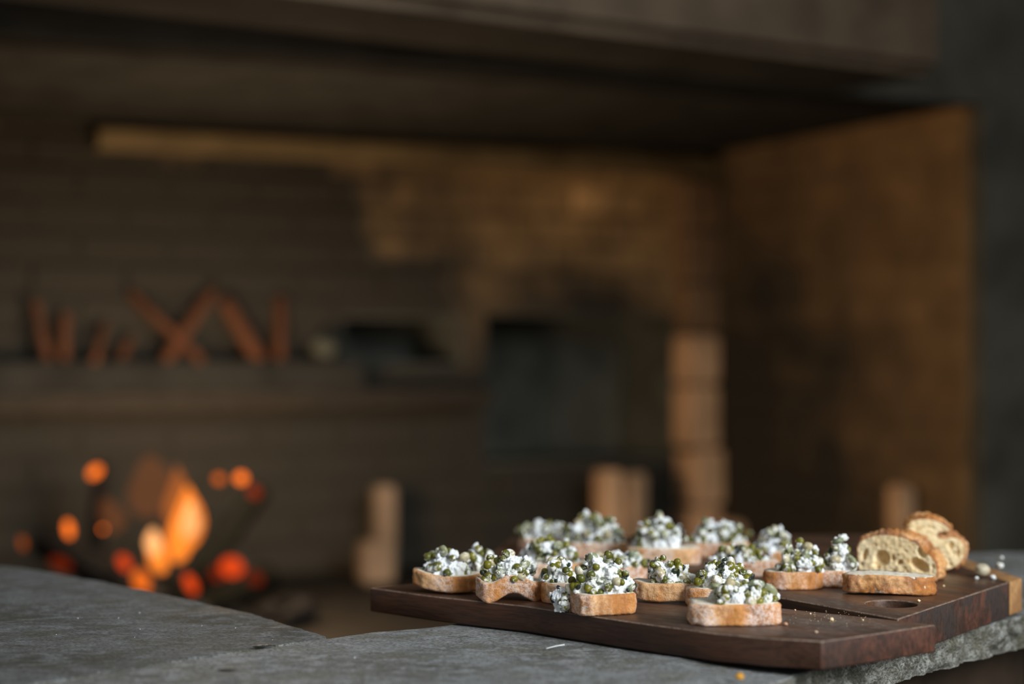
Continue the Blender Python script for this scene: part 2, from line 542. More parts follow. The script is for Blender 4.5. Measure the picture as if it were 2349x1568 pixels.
# long shelf of stone on the back wall
o = hboxes('trim_2', [(0.70, 2.4, DEPTH - 0.13, DEPTH - 0.02, 0.69, 0.735)], plain('ledge_stone', (0.030, 0.024, 0.017)), bevel=0.006)
o['label'] = 'dark stone ledge across the back of the firebox'

o = hboxes('trim_4', [(1.045, 2.4, DEPTH - 0.13, DEPTH - 0.02, 0.7352, 0.805)], M_SOOT_SHADE, bevel=0.006)
o['label'] = 'sooty course of stone on the ledge that carries the kindling'
# mantel shelf timber above the opening
a, b = Vector((0.835, 3.295)), Vector((-1.20, 1.925))
dr = (b - a).normalized(); nr = Vector((-dr.y, dr.x))
if nr.y < 0: nr = -nr
bm = bmesh.new()
v = [bm.verts.new((p.x, p.y, z)) for z in (1.364, 1.90) for p in (a, b, b + nr * 0.30, a + nr * 0.30)]
for f in ((3, 2, 1, 0), (4, 5, 6, 7), (0, 1, 5, 4), (1, 2, 6, 5), (2, 3, 7, 6), (3, 0, 4, 7)):
    bm.faces.new([v[i] for i in f])
bmesh.ops.recalc_face_normals(bm, faces=bm.faces)
bmesh.ops.bevel(bm, geom=bm.edges[:], offset=0.02, segments=3, affect='EDGES')
bm.normal_update()
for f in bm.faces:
    if f.normal.z < -0.9: f.material_index = 1  # sooted underside; the dark colour also stands in for shade
mant = link('trim_3', bm_mesh('trim_3', bm, [M_MANTEL, M_SOOT_SHADE], False))
tag(mant, 'heavy brown mantel timber across the top of the fireplace', kind='structure')

# corner pier of pale blocks at the back right corner
pier = tag(link('wall_pier', None) if False else hboxes('wall_pier', [(0.03, 0.105, DEPTH - 0.09, DEPTH - 0.01, ZF, ZT - 0.05)], M_MORTAR), kind='structure')
zz = [ZF, 0.395, 0.535, 0.585, 0.735, 0.872]
zz = [ZF, 0.41, 0.568, 0.572, 0.735, 0.872, 0.99, 1.13, 1.28]
zz = [0.28, 0.41, 0.565, 0.735, 0.872, 1.01, 1.15, 1.29]
for i in range(len(zz) - 1):
    bm = bmesh.new()
    j = R.uniform(-.006, .006)
    hbox(bm, 0.016 + j, 0.116 + j, DEPTH - 0.112 + j, DEPTH - 0.012, zz[i] + 0.004, zz[i + 1] - 0.004)
    if i == 0:
        hbox(bm, -0.004, 0.075, DEPTH - 0.22, DEPTH - 0.12, ZF, 0.375)
    bmesh.ops.recalc_face_normals(bm, faces=bm.faces)
    bmesh.ops.bevel(bm, geom=bm.edges[:], offset=0.008, segments=2, affect='EDGES')
    link('block', bm_mesh('block', bm, M_BLOCK if i < 4 else M_BLOCK_SHADED, False), pier)  # upper blocks: darker copy for soot and the firelight falling off

# firebricks set on end on the hearth floor
def fire_brick(px, Y, w, top_py, label, yaw=0.5, depth=0.07):
    x = (px - CX) / F * Y
    ztop = CZ - (top_py - CY) / F * Y
    bm = bmesh.new()
    bmesh.ops.create_cube(bm, size=1.0)
    for v in bm.verts:
        v.co = Vector((v.co.x * w, v.co.y * depth, (v.co.z + 0.5) * (ztop - ZF)))
    bmesh.ops.bevel(bm, geom=bm.edges[:], offset=0.007, segments=2, affect='EDGES')
    for v in bm.verts:
        v.co += Vector((N(*(v.co * 40)), N(*(v.co * 40 + Vector((9, 0, 0)))), 0)) * 0.002
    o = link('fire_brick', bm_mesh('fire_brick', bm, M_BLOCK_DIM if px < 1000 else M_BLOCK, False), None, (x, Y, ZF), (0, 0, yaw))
    tag(o, label, 'brick', 'bricks standing on the hearth floor')
fire_brick(880, 4.16, 0.052, 1112, 'pale brick on end left of the toasts, nearest the fire', 0.3)
fire_brick(1394, 4.38, 0.056, 1078, 'pale brick on end directly behind the middle toasts', 0.3)
fire_brick(1452, 4.42, 0.045, 1085, 'dim narrow brick just right of the middle standing brick', -0.7)
fire_brick(2066, 3.86, 0.042, 1112, 'slim brick on end beside the right jamb above the loaf pieces', 0.2)
o = fire_brick(862, 4.05, 0.075, 1238, 'low half brick lying in front of the left standing brick', 0.4)

# kindling leaning on the ledge
ZL = 0.805
def stick(p0, p1, w, name='kindling_stick', mat=None, sides=5, seed=0, taper=0.85):
    p0, p1 = Vector(p0), Vector(p1)
    ax = (p1 - p0)
    L = ax.length
    q = ax.to_track_quat('Z', 'Y')
    rr = random.Random(seed)
    ang = sorted(2 * PI * (i + rr.uniform(-.25, .25)) / sides for i in range(sides))
    verts, faces = [], []
    rows_ = 7
    for r in range(rows_):
        t = r / (rows_ - 1)
        k = w * (1 - (1 - taper) * t)
        for a_ in ang:
            rad = k * (1 + 0.14 * N(math.cos(a_) * 2, math.sin(a_) * 2, seed + t * 3))
            verts.append(q @ Vector((math.cos(a_) * rad, math.sin(a_) * rad, L * t)))
    for r in range(rows_ - 1):
        for i in range(sides):
            j = (i + 1) % sides
            faces.append((r * sides + i, r * sides + j, (r + 1) * sides + j, (r + 1) * sides + i))
    faces.append(tuple(reversed(range(sides))))
    faces.append(tuple((rows_ - 1) * sides + i for i in range(sides)))
    me = mesh_from(name, verts, faces, mat or M_KINDLING, False)
    return link(name, me, None, p0)
def on_ledge(px, py, d):
    k = (px - CX) / F
    p = P0 + E2 * d
    s = (p.x - p.y * k) / (-E1.x + E1.y * k)
    q = p + E1 * s
    return Vector((q.x, q.y, CZ - (py - CY) / F * q.y))
KS = [((300, 672), (392, 760), .011, 'thin stick slanting down rightward, third glowing piece from the left'),
      ((488, 668), (405, 790), .014, 'stick slanting down leftward in the middle of the kindling'),
      ((515, 690), (590, 815), .017, 'thickest stick of kindling, lit orange, left of the upright one'),
      ((643, 685), (641, 805), .016, 'upright stick at the right end of the kindling'),
      ((150, 722), (148, 812), .013, 'upright stick at the left end of the kindling'),
      ((80, 690), (105, 800), .010, 'faint stick left of all the other kindling'),
      ((240, 745), (225, 800), .010, 'short stub between the left upright stick and the thin slanting one'),
      ((300, 775), (275, 830), .010, 'short low stub below the thin slanting stick')]
for i, (u, w_, r_, lab) in enumerate(KS):
    top = on_ledge(*u, DEPTH - 0.04 - 0.01 * (i % 3)); bot = on_ledge(*w_, DEPTH - 0.10)
    dirv = (bot - top)
    f_ = (ZL - top.z) / dirv.z
    bot = top + dirv * f_ if f_ < 2.2 else bot
    if bot.z > ZL + 0.002:
        bot.z = ZL
    tag(stick(bot, top, r_ * 1.05, seed=i), lab, 'stick', 'kindling on the firebox ledge')

# ------------------------------------------------------------------ the fire
def blob(name, loc, rx, rz, ry, rot, mat, parent=None, tear=0.0, seed=0):
    bm = bmesh.new()
    bmesh.ops.create_icosphere(bm, subdivisions=3, radius=1.0)
    for v in bm.verts:
        c = v.co.copy()
        n = 1 + 0.12 * N(*(c * 1.5 + Vector((seed, 0, 0))))
        w = 1.0
        if tear and c.z > -0.2:
            w = 1 - tear * ((c.z + 0.2) / 1.2) ** 1.3
        v.co = Vector((c.x * rx * w * n + tear * 0.25 * rx * math.sin(c.z * 2.5 + seed), c.y * ry * w * n, c.z * rz))
    return link(name, bm_mesh(name, bm, mat), parent, loc, (0, rot, 0))
p = on_ledge(742, 757, DEPTH - 0.075)
o = blob('ledge_stone', (p.x, p.y, ZL + 0.030), 0.034, 0.030, 0.028, 0.2, plain('grey_green_pebble', (0.080, 0.080, 0.058)), None, 0, 4)
tag(o, 'small grey-green stone right of the kindling', 'stone')
YF = 3.5
px2m = YF / F
fire = empty('log_fire', (pt(400, 1350, YF).x, YF, ZF), 'small log fire flickering orange beyond the grey slab', 'fire')
fo = fire.location
E_HOT = emis('flame_hot', (1.0, 0.43, 0.15), 1.55)
E_MID = emis('flame_orange', (1.0, 0.24, 0.025), 1.35)
E_THIN = emis('flame_thin', (1.0, 0.25, 0.04), 0.7, 0.30)
E_WISP = emis('flame_wisp', (1.0, 0.30, 0.09), 0.25, 0.22)
def flame(px, py, w, h, rot, mat, tear=0.6, dy=0.0, seed=0):
    p = pt(px, py, YF + dy)
    return blob('flame', p - fo, w * px2m / 2, h * px2m / 2, w * px2m / 2.2, rot, mat, fire, tear, seed)
flame(424, 1195, 82, 165, 0.12, E_MID, 0.75, 0.03, 1)
flame(436, 1192, 42, 88, 0.1, E_HOT, 0.6, -0.02, 2)
flame(446, 1200, 46, 75, 0.35, E_THIN, 0.5, -0.04, 3)
flame(352, 1243, 34, 62, -0.05, E_HOT, 0.35, -0.02, 4)
flame(362, 1272, 42, 88, -0.25, E_MID, 0.2, 0.02, 5)
flame(415, 1262, 40, 60, 0.5, E_MID, 0.5, 0.03, 6)
flame(405, 1140, 60, 150, 0.0, E_THIN, 0.8, 0.06, 7)
flame(345, 1115, 120, 150, 0.1, E_WISP, 0.5, 0.12, 8)
flame(255, 1180, 60, 90, -0.3, E_WISP, 0.5, 0.1, 9)

def char_log(p0, p1, r, label, mat=None, seed=0, embers=()):
    o = stick(p0, p1, r, 'charred_log', mat or M_CHAR, 9, seed, 0.9)
    tag(o, label, 'log')
    return o
def ember(parent, px, py, w, h, rot, col, strength, Y=YF - 0.05, seed=0):
    p = pt(px, py, Y)
    blob('ember', p - Vector(parent.location), w * px2m / 2, h * px2m / 2, w * px2m / 2, rot, emis('ember_glow', col, strength), parent, 0, seed)
OR, RD, DR = (1.0, 0.18, 0.015), (1.0, 0.085, 0.012), (1.0, 0.10, 0.03)
l1 = char_log(pt(100, 1240, 3.62) , pt(380, 1395, 3.42), 0.034, 'charred log sloping down to the right at the left of the fire', None, 1)
ember(l1, 157, 1213, 18, 40, -0.15, OR, 1.9, 3.5, 1)
ember(l1, 285, 1290, 26, 40, -0.6, RD, 0.75, 3.45, 2)
ember(l1, 324, 1332, 36, 52, -0.45, OR, 0.95, 3.42, 3)
ember(l1, 52, 1245, 14, 30, -0.2, OR, 0.35, 3.5, 4)
ember(l1, 140, 1292, 50, 26, 0.5, RD, 0.13, 3.5, 5)
l2 = char_log(pt(400, 1385, 3.42), pt(600, 1125, 3.60), 0.026, 'dark log leaning up to the right of the tall flame', M_ASHLOG, 2)
ember(l2, 553, 1096, 26, 24, 0.3, OR, 1.9, 3.45, 6)
ember(l2, 502, 1098, 22, 20, 0.3, OR, 0.9, 3.45, 7)
ember(l2, 583, 1128, 26, 30, -0.6, DR, 0.28, 3.45, 8)
ember(l2, 437, 1338, 24, 48, -0.5, RD, 0.8, 3.36, 9)
l3 = char_log(pt(430, 1425, 3.40), pt(620, 1320, 3.55), 0.034, 'ash-grey log lying low at the right of the fire', M_ASHLOG, 3)
ember(l3, 532, 1300, 52, 46, 0.3, RD, 0.75, 3.38, 10)
ember(l3, 585, 1325, 40, 30, 0.5, DR, 0.12, 3.38, 11)
ember(l3, 498, 1315, 34, 34, 0.3, DR, 0.16, 3.38, 12)
l4 = char_log(pt(215, 1330, 3.68), pt(236, 1062, 3.68), 0.022, 'thin charred branch standing up at the left of the fire', None, 4)
ember(l4, 218, 1082, 34, 24, -0.75, OR, 1.7, 3.6, 13)
ember(l4, 236, 1213, 8, 8, 0, OR, 3.2, 3.6, 14)
for i in range(26):
    a_ = R.uniform(0, 2 * PI); rr_ = 0.36 * math.sqrt(R.random())
    px, py = 380, 1370
    c = pt(px, py, YF)
    s_ = R.uniform(0.018, 0.034)
    o = blob('coal', (c.x + math.cos(a_) * rr_ * 0.9, YF + math.sin(a_) * rr_ * 0.6, ZF + s_ * 0.72), s_, s_ * 0.8, s_, R.uniform(0, 3), M_CHAR, fire, 0, i)
    o.location = Vector(o.location) - fo

# ------------------------------------------------------------------ stone ledge: two slabs on a plinth
ZS = 0.607
def slab(name, px_pts, label, thick, seed, mtop):
    W = [at(x, y, 0.597 if (mtop is M_STONE_PALE and x > 1900) else ZS).to_2d() for x, y in px_pts]
    dip = (lambda p: 0.010 * min(1, max(0, (p.x - 0.13) / 0.14)) ** 1.0) if mtop is M_STONE_PALE else (lambda p: 0.0)
    dense = []
    m = len(W)
    for i in range(m):
        a_, b_ = W[i], W[(i + 1) % m]
        n_ = max(2, int((b_ - a_).length / 0.004))
        dense += [a_.lerp(b_, k / n_) for k in range(n_)]
    n = len(dense)
    sm = []
    for i in range(n):
        q = Vector((0, 0))
        for k in range(-4, 5):
            q += dense[(i + k) % n]
        sm.append(q / 9)
    if area2(sm) < 0:
        sm.reverse()
    nr = normals2(sm)
    out = [p + nrm * (0.003 * N(p.x * 40, p.y * 40, seed) + 0.0015 * N(p.x * 160, p.y * 160, seed)) for p, nrm in zip(sm, nr)]
    inner = [p - nrm * 0.0014 for p, nrm in zip(out, nr)]
    rnd = random.Random(seed)
    tv, tf = fill(inner[::2], 0.022, rnd)
    def zt(p):
        return 0.0010 * N(p.x * 18, p.y * 18, seed) - 0.0010 - dip(p)
    verts = [Vector((p.x, p.y, ZS + zt(p))) for p in tv]
    faces = list(tf)
    fm = [0] * len(faces)
    base = len(verts)
    rows_ = 12
    for r in range(rows_ + 1):
        t = r / rows_
        for p, nrm, q in zip(out, nr, inner):
            th = thick(p)
            if r == 0:
                verts.append(Vector((q.x, q.y, ZS + zt(q)))); continue
            tt = (r - 1) / (rows_ - 1)
            z = ZS - 0.0016 - tt * th - dip(p)
            off = 0.006 * N(p.x * 30, p.y * 30, z * 60 + seed) + 0.0035 * N(p.x * 110, p.y * 110, z * 150) + 0.0015 * N(p.x * 330, p.y * 330, z * 330)
            off = off * min(1, 0.25 + tt * 3) - 0.012 * max(0, tt - 0.75)
            verts.append(Vector((p.x + nrm.x * off, p.y + nrm.y * off, z)))
    for r in range(rows_):
        for i in range(n):
            j = (i + 1) % n
            faces.append((base + r * n + j, base + r * n + i, base + (r + 1) * n + i, base + (r + 1) * n + j))
            fm.append(0 if r == 0 else 1)
    faces.append(tuple(reversed([base + rows_ * n + i for i in range(n)])))
    fm.append(1)
    # outline runs counter-clockwise: flip the wall quads so that they face outwards
    faces = [tuple(reversed(f)) if k == 1 and len(f) == 4 else f for f, k in zip(faces, fm)]
    faces = [tuple(reversed(f)) if (k == 0 and len(f) == 4) else f for f, k in zip(faces, fm)]
    me = mesh_from(name, verts, faces, [mtop, M_STONE_SIDE], True, fm)
    return tag(link(name, me), label, 'stone slab', 'stone slabs of the ledge')
S1_PTS = [(-600, 1310), (-200, 1297), (-20, 1293), (60, 1299), (200, 1324), (450, 1374), (620, 1415), (700, 1442), (756, 1457),
          (700, 1466), (550, 1489), (410, 1512), (280, 1532), (60, 1567), (-150, 1602), (-900, 1700)]
S2_PTS = [(762, 1459), (800, 1455), (850, 1447), (910, 1441), (980, 1437), (1060, 1424), (1150, 1380), (1190, 1310), (1250, 1280), (1600, 1263), (2400, 1263),
          (2900, 1290), (2500, 1371), (2349, 1408), (2150, 1457), (1925, 1512), (1790, 1545), (1690, 1575), (1560, 1640), (1100, 1720), (300, 1720), (-250, 1700), (-200, 1613), (60, 1570), (280, 1535), (410, 1515), (550, 1492), (700, 1469)]
slab('stone_slab', S1_PTS, 'plain grey stone slab at the left with nothing on it', lambda p: 0.034, 1, M_STONE)
def th2(p):
    return 0.030 + 0.004 * min(1, max(0, (0.2 - p.x) / 0.2))
slab('stone_slab', S2_PTS, 'grey stone slab with a rough hewn edge under the wooden boards', th2, 2, M_STONE_PALE)
# plinth that carries the slabs
bm = bmesh.new()
pl = [at(x, y, ZS).to_2d() for x, y in [(-500, 1330), (60, 1320), (700, 1470), (1000, 1450), (1250, 1300), (2250, 1280), (2350, 1330), (1900, 1450), (1500, 1568), (700, 1640), (-300, 1640)]]
va = [bm.verts.new((p.x, p.y, 0.0)) for p in pl]; vb = [bm.verts.new((p.x, p.y, 0.5595)) for p in pl]
for i in range(len(pl)):
    j = (i + 1) % len(pl)
    bm.faces.new((va[i], va[j], vb[j], vb[i]))
bm.faces.new(vb); bm.faces.new(va)
bmesh.ops.recalc_face_normals(bm, faces=bm.faces)
o = link('wall_plinth', bm_mesh('wall_plinth', bm, plain('plinth_brown', (0.030, 0.020, 0.013), 0.9, 0.1, 10), False))
tag(o, kind='structure')

# ------------------------------------------------------------------ cutting boards
def board(name, world_pts, z0, z1, mats, label, cat, axis, hole=None, end_edges=(), bevel=0.0016, parent=None, wob=0.0):
    """outline given in world xy; local x runs along the grain"""
    o0 = Vector(world_pts[0])
    ang = math.atan2(axis[1], axis[0])
    ca, sa = math.cos(-ang), math.sin(-ang)
    loc = []
    for p in world_pts:
        d = Vector(p) - o0
        loc.append(Vector((d.x * ca - d.y * sa, d.x * sa + d.y * ca)))
    ends = [k for k in range(len(loc))]
    bm = bmesh.new()
    m = len(loc)
    ring, endflag = [], []
    for i in range(m):
        a_, b_ = loc[i], loc[(i + 1) % m]
        n_ = max(1, int((b_ - a_).length / 0.02))
        for k in range(n_):
            p = a_.lerp(b_, k / n_)
            if k and wob:
                p = p + Vector((N(p.x * 14, p.y * 14, 3), N(p.x * 14, p.y * 14, 8))) * wob
            ring.append(p); endflag.append(i in end_edges)
    top = [bm.verts.new((p.x, p.y, z1 - z0)) for p in ring]
    edges = [bm.edges.new((top[i], top[(i + 1) % len(top)])) for i in range(len(top))]
    if hole:
        c, rad = hole
        d = Vector(c) - o0
        lc = Vector((d.x * ca - d.y * sa, d.x * sa + d.y * ca))
        hv = [bm.verts.new((lc.x + rad * math.cos(2 * PI * k / 48), lc.y + rad * math.sin(2 * PI * k / 48), z1 - z0)) for k in range(48)]
        edges += [bm.edges.new((hv[k], hv[(k + 1) % 48])) for k in range(48)]
    bmesh.ops.triangle_fill(bm, use_beauty=True, use_dissolve=False, edges=edges)
    for f in bm.faces:
        if f.normal.z < 0: f.normal_flip()
    ret = bmesh.ops.extrude_face_region(bm, geom=bm.faces[:])
    nv = [g for g in ret['geom'] if isinstance(g, bmesh.types.BMVert)]
    for v in nv:
        v.co.z = 0.0
    bmesh.ops.recalc_face_normals(bm, faces=bm.faces)
    bm.normal_update()
    sharp = [e for e in bm.edges if len(e.link_faces) == 2 and e.calc_face_angle() > 0.6]
    bret = bmesh.ops.bevel(bm, geom=sharp, offset=bevel, segments=3, affect='EDGES', profile=0.5)
    bm.normal_update()
    mid = [(ring[i] + ring[(i + 1) % len(ring)]) / 2 for i in range(len(ring)) if endflag[i]]
    for f in bm.faces:
        if abs(f.normal.z) < 0.5 and mid:
            c = f.calc_center_median().to_2d()
            if min((c - q).length for q in mid) < 0.0115 and abs(f.normal.x) > 0.45:
                f.material_index = 1
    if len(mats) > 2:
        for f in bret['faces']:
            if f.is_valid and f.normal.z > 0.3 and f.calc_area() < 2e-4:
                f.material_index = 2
    me = bm_mesh(name, bm, mats, True)
    me.set_sharp_from_angle(angle=0.5) if hasattr(me, 'set_sharp_from_angle') else None
    o = link(name, me, parent, (o0.x, o0.y, z0), (0, 0, ang))
    if parent is None:
        tag(o, label, cat)
    return o
ZB1, ZB2, ZP = 0.629, 0.630, 0.5985          # tops of the two boards, underside of the paddle board
f1 = [at(x, y, ZB1).to_2d() for x, y in [(1885, 1470), (1760, 1463), (1640, 1452), (1500, 1433), (1367, 1414), (1200, 1389), (1000, 1368), (848, 1347)]]
br = at(2147, 1432, ZB1).to_2d()
bl = f1[-1] - f1[0] + br
b1 = board('serving_board', f1 + [bl, br], ZS + 0.0005, ZB1, [M_WALNUT, M_END, M_WORN_HIGHLIGHT],
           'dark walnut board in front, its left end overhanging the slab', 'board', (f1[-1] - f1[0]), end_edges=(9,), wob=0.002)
ax2 = Vector((-0.55, 0.83))
p2 = [(0.3068, 1.3562), (0.4555, 1.5643), (0.4049, 1.9573), (0.0000, 1.9211), (-0.0310, 1.7197), (0.1993, 1.5162), (0.2324, 1.4672)]
b2 = board('paddle_board', p2, ZP, ZB2, [M_WALNUT_RED, M_END, M_WORN_HIGHLIGHT],
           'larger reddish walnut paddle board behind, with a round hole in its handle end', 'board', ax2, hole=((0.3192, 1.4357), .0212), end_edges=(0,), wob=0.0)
st = board('pale_strip', [(0.4565, 1.5658), (0.4762, 1.5932), (0.4390, 1.9624), (0.4064, 1.9573)], ZP, ZB2 - 0.0003, [M_SAP, M_SAP], '', '', ax2, parent=None)
for k in ('label', 'category'):
    if k in st: del st[k]
st.parent = b2
st.matrix_parent_inverse = Matrix.LocRotScale(b2.location, b2.rotation_euler, None).inverted()
st['label'] = 'pale sapwood strip along the right edge'

# ------------------------------------------------------------------ bread
def bread(parent, outline, t, holes=(), sp=0.0025, seed=0, warp=None, crust_mat=None, rough=1.0, names=('bread_slice', 'crust'), rot=None, taper=0.0, n=120, crumb_mat=None, rimw=0.0016):
    P = catmull(outline, n)
    if area2(P) < 0:
        P.reverse()
    nr = normals2(P)
    rnd = random.Random(seed)
    inner = [p - q * rimw for p, q in zip(P, nr)]
    V2, T = fill(inner, sp, rnd)
    warp = warp or (lambda x, y: 0.0)
    def hole(x, y):
        d = 0.0
        for (u, w, ru, rw, ang, dep) in holes:
            dx, dy = x - u, y - w
            c, s = math.cos(ang), math.sin(ang)
            a_, b_ = (dx * c + dy * s) / ru, (-dx * s + dy * c) / rw
            q = a_ * a_ + b_ * b_
            if q < 1:
                d = max(d, dep * math.sqrt(1 - q * q))
        return d
    n_in = len(inner)
    verts, faces = [], []
    for k, p in enumerate(V2):
        z = t + warp(p.x, p.y)
        if k >= n_in:
            z += 0.0007 * N(p.x * 300, p.y * 300, seed) + 0.0006 * N(p.x * 90, p.y * 90, seed + 5) - hole(p.x, p.y)
        verts.append(Vector((p.x, p.y, z)))
    faces += T
    nb = len(verts)
    verts += [Vector((p.x, p.y, 0.0004 + warp(p.x, p.y))) for p in V2]
    faces += [tuple(reversed([nb + i for i in f])) for f in T]
    for i in range(n_in):
        j = (i + 1) % n_in
        faces.append((nb + i, nb + j, j, i))
    X = rot or Matrix.Identity(4)
    me = mesh_from(names[0], [X @ v for v in verts], faces, crumb_mat or M_CRUMB_PALE)
    slice_o = link(names[0], me, parent)
    cv, cf = [], []
    rows_ = max(8, int(t / 0.0016))
    for r in range(rows_ + 3):
        for p, q, ii in zip(P, nr, inner):
            if r == 0 or r == rows_ + 2:
                z = (t if r == 0 else 0.0) + warp(ii.x, ii.y)
                cv.append(Vector((ii.x, ii.y, z + (0.0002 if r == 0 else 0)))); continue
            tt = (r - 1) / rows_
            e = 0.0007 if r in (1, rows_ + 1) else 0.0
            off = -e + rough * (0.0011 * N(p.x * 90, p.y * 90, tt * t * 90 + seed) + 0.0009 * N(p.x * 300, p.y * 300, tt * t * 300 + seed)) - taper * tt
            zz_ = t * (1 - tt) - (0.0003 if r == 1 else 0)
            pp = p + q * off
            cv.append(Vector((pp.x, pp.y, zz_ + warp(p.x, p.y) + (0.0006 * N(p.x * 200, p.y * 200, seed + 3) if tt > .9 else 0))))
    for r in range(rows_ + 2):
        for i in range(n):
            j = (i + 1) % n
            cf.append((r * n + i, (r + 1) * n + i, (r + 1) * n + j, r * n + j))
    me = mesh_from(names[1], [X @ v for v in cv], cf, crust_mat or M_CRUST)
    link(names[1], me, slice_o)
    return slice_o

# shared bits of the topping
def ellip(name, mat, rx, ry, rz, sub=2, dent=0.0):
    bm = bmesh.new()
    bmesh.ops.create_icosphere(bm, subdivisions=sub, radius=1.0)
    for v in bm.verts:
        c = v.co.copy()
        k = 1 + 0.05 * N(*(c * 2)) - (dent * math.exp(-((c.x + 1) ** 2 + c.z ** 2 * 0.6) * 6) if dent else 0)
        v.co = Vector((c.x * rx * k, c.y * ry * k, c.z * rz * k))
    return bm_mesh(name, bm, mat)
ME_PEA = [ellip('pea', M_PEA, .0035, .0034, .0033, 2, 0.12), ellip('pea', M_PEA, .0031, .0034, .0030, 2, 0.2)]
ME_BEAN = [ellip('broad_bean', M_BEAN, .0080, .0056, .0030, 3, 0.35), ellip('broad_bean', M_BEAN, .0066, .0050, .0030, 3, 0.30)]
ME_CHICK = [ellip('butter_bean', M_CHICK, .0064, .0048, .0042, 3, 0.25)]
ME_HERB = [ellip('herb_flake', M_HERB, .0030, .0019, .0007, 2), ellip('herb_flake', M_HERB, .0022, .0020, .0012, 2)]
TEX = bpy.data.textures.new('crumbly', 'CLOUDS'); TEX.noise_scale = 0.0045; TEX.noise_depth = 3
TEX2 = bpy.data.textures.new('grainy', 'CLOUDS'); TEX2.noise_scale = 0.0016; TEX2.noise_depth = 2

def topping(root, c, rx, ry, h, seed, dense=1.0, droop=None):
    """a mound of crumbled cheese, peas, beans and herbs; c is the centre of its foot, in the toast's own frame"""
    rr = random.Random(seed)
    def shape(phi, el):
        d = Vector((math.cos(phi) * math.cos(el), math.sin(phi) * math.cos(el), math.sin(el)))
        k = 1.03 + 0.46 * N(d.x * 1.6 + seed * 3.1, d.y * 1.6, d.z * 1.6 + seed) + 0.26 * N(d.x * 4.5, d.y * 4.5 + seed, d.z * 4.5)
        k = min(1.25, max(0.62, k))
        return Vector((d.x * rx * k, d.y * ry * k, max(0.0, d.z) * h * k)), d
    bm = bmesh.new()
    def lump(p, r):
        g = bmesh.ops.create_icosphere(bm, subdivisions=2, radius=r)
        ph = rr.uniform(0, 50)
        sx, sy, sz = (rr.uniform(.6, 1.35) for _ in range(3))
        for v in g['verts']:
            q = v.co / r
            v.co = Vector((v.co.x * sx, v.co.y * sy, v.co.z * sz)) * (1 + 0.42 * N(q.x * 1.8 + ph, q.y * 1.8, q.z * 1.8) + 0.2 * N(q.x * 4 + ph, q.y * 4, q.z * 4)) + p
    g = bmesh.ops.create_icosphere(bm, subdivisions=4, radius=1.0)      # the spread mass itself
    for v in g['verts']:
        d = v.co.normalized()
        el = math.asin(max(-1, min(1, d.z))); phi = math.atan2(d.y, d.x)
        p, _ = shape(phi, max(el, 0.0))
        k = 0.80 + 0.16 * N(d.x * 4 + seed, d.y * 4, d.z * 4) + 0.10 * N(d.x * 9 + seed, d.y * 9, d.z * 9)
        v.co = c + p * k + Vector((0, 0, -0.0012 if d.z < 0 else 0.0006))
    for k in range(int(40 * dense)):                                   # crumbs on its surface
        p, d = shape(rr.uniform(0, 2 * PI), math.asin(rr.random() ** 0.85))
        lump(c + p * rr.uniform(0.78, 0.95) + Vector((0, 0, 0.0008)), rr.uniform(.0017, .0044))
    me = bm_mesh('cheese', bm, M_CHEESE)
    ch = link('cheese', me, root)
    md = ch.modifiers.new('merge', 'REMESH'); md.mode = 'VOXEL'; md.voxel_size = 0.00065; md.use_smooth_shade = True
    md = ch.modifiers.new('crumble', 'DISPLACE'); md.texture = TEX; md.texture_coords = 'GLOBAL'; md.strength = 0.0042; md.mid_level = 0.5
    md = ch.modifiers.new('grain', 'DISPLACE'); md.texture = TEX2; md.texture_coords = 'GLOBAL'; md.strength = 0.0016; md.mid_level = 0.5
    n_pea, n_bean, n_chick, n_herb = int(26 * dense), int(5 * dense), int(4 * dense), int(10 * dense)
    def put(meshes, name, cnt, lo, hi, sc):
        for k in range(cnt):
            phi = rr.uniform(0, 2 * PI)
            if rr.random() < 0.6: phi = rr.uniform(PI, 2 * PI)           # more of them on the open side of the mound
            p, d = shape(phi, math.asin(rr.random() ** 0.9))
            q = c + p * rr.uniform(lo, hi) + Vector((0, 0, 0.002))
            s = rr.uniform(*sc)
            link(name, rr.choice(meshes), root, q, (rr.uniform(0, 6.3), rr.uniform(0, 6.3), rr.uniform(0, 6.3)), (s, s, s))
    put(ME_PEA, 'pea', n_pea, 0.80, 1.0, (.85, 1.25))
    put(ME_BEAN, 'broad_bean', n_bean, 0.82, 0.94, (.8, 1.05))
    put(ME_CHICK, 'butter_bean', n_chick, 0.80, 0.92, (.8, 1.0))
    put(ME_HERB, 'herb_flake', n_herb, 0.92, 1.02, (.8, 1.3))

def slice_outline(a_, b_, yaw, seed, n_exp=2.7):
    rr = random.Random(seed)
    out = []
    for k in range(18):
        th = 2 * PI * k / 18
        c, s = math.cos(th), math.sin(th)
        x = a_ * math.copysign(abs(c) ** (2 / n_exp), c)
        y = b_ * math.copysign(abs(s) ** (2 / n_exp), s)
        k_ = 1 + rr.uniform(-.035, .035)
        out.append(Vector((x * k_ * math.cos(yaw) - y * k_ * math.sin(yaw), x * k_ * math.sin(yaw) + y * k_ * math.cos(yaw))))
    return out
def extent(out):
    return (max(p.x for p in out) - min(p.x for p in out)), -min(p.y for p in out)

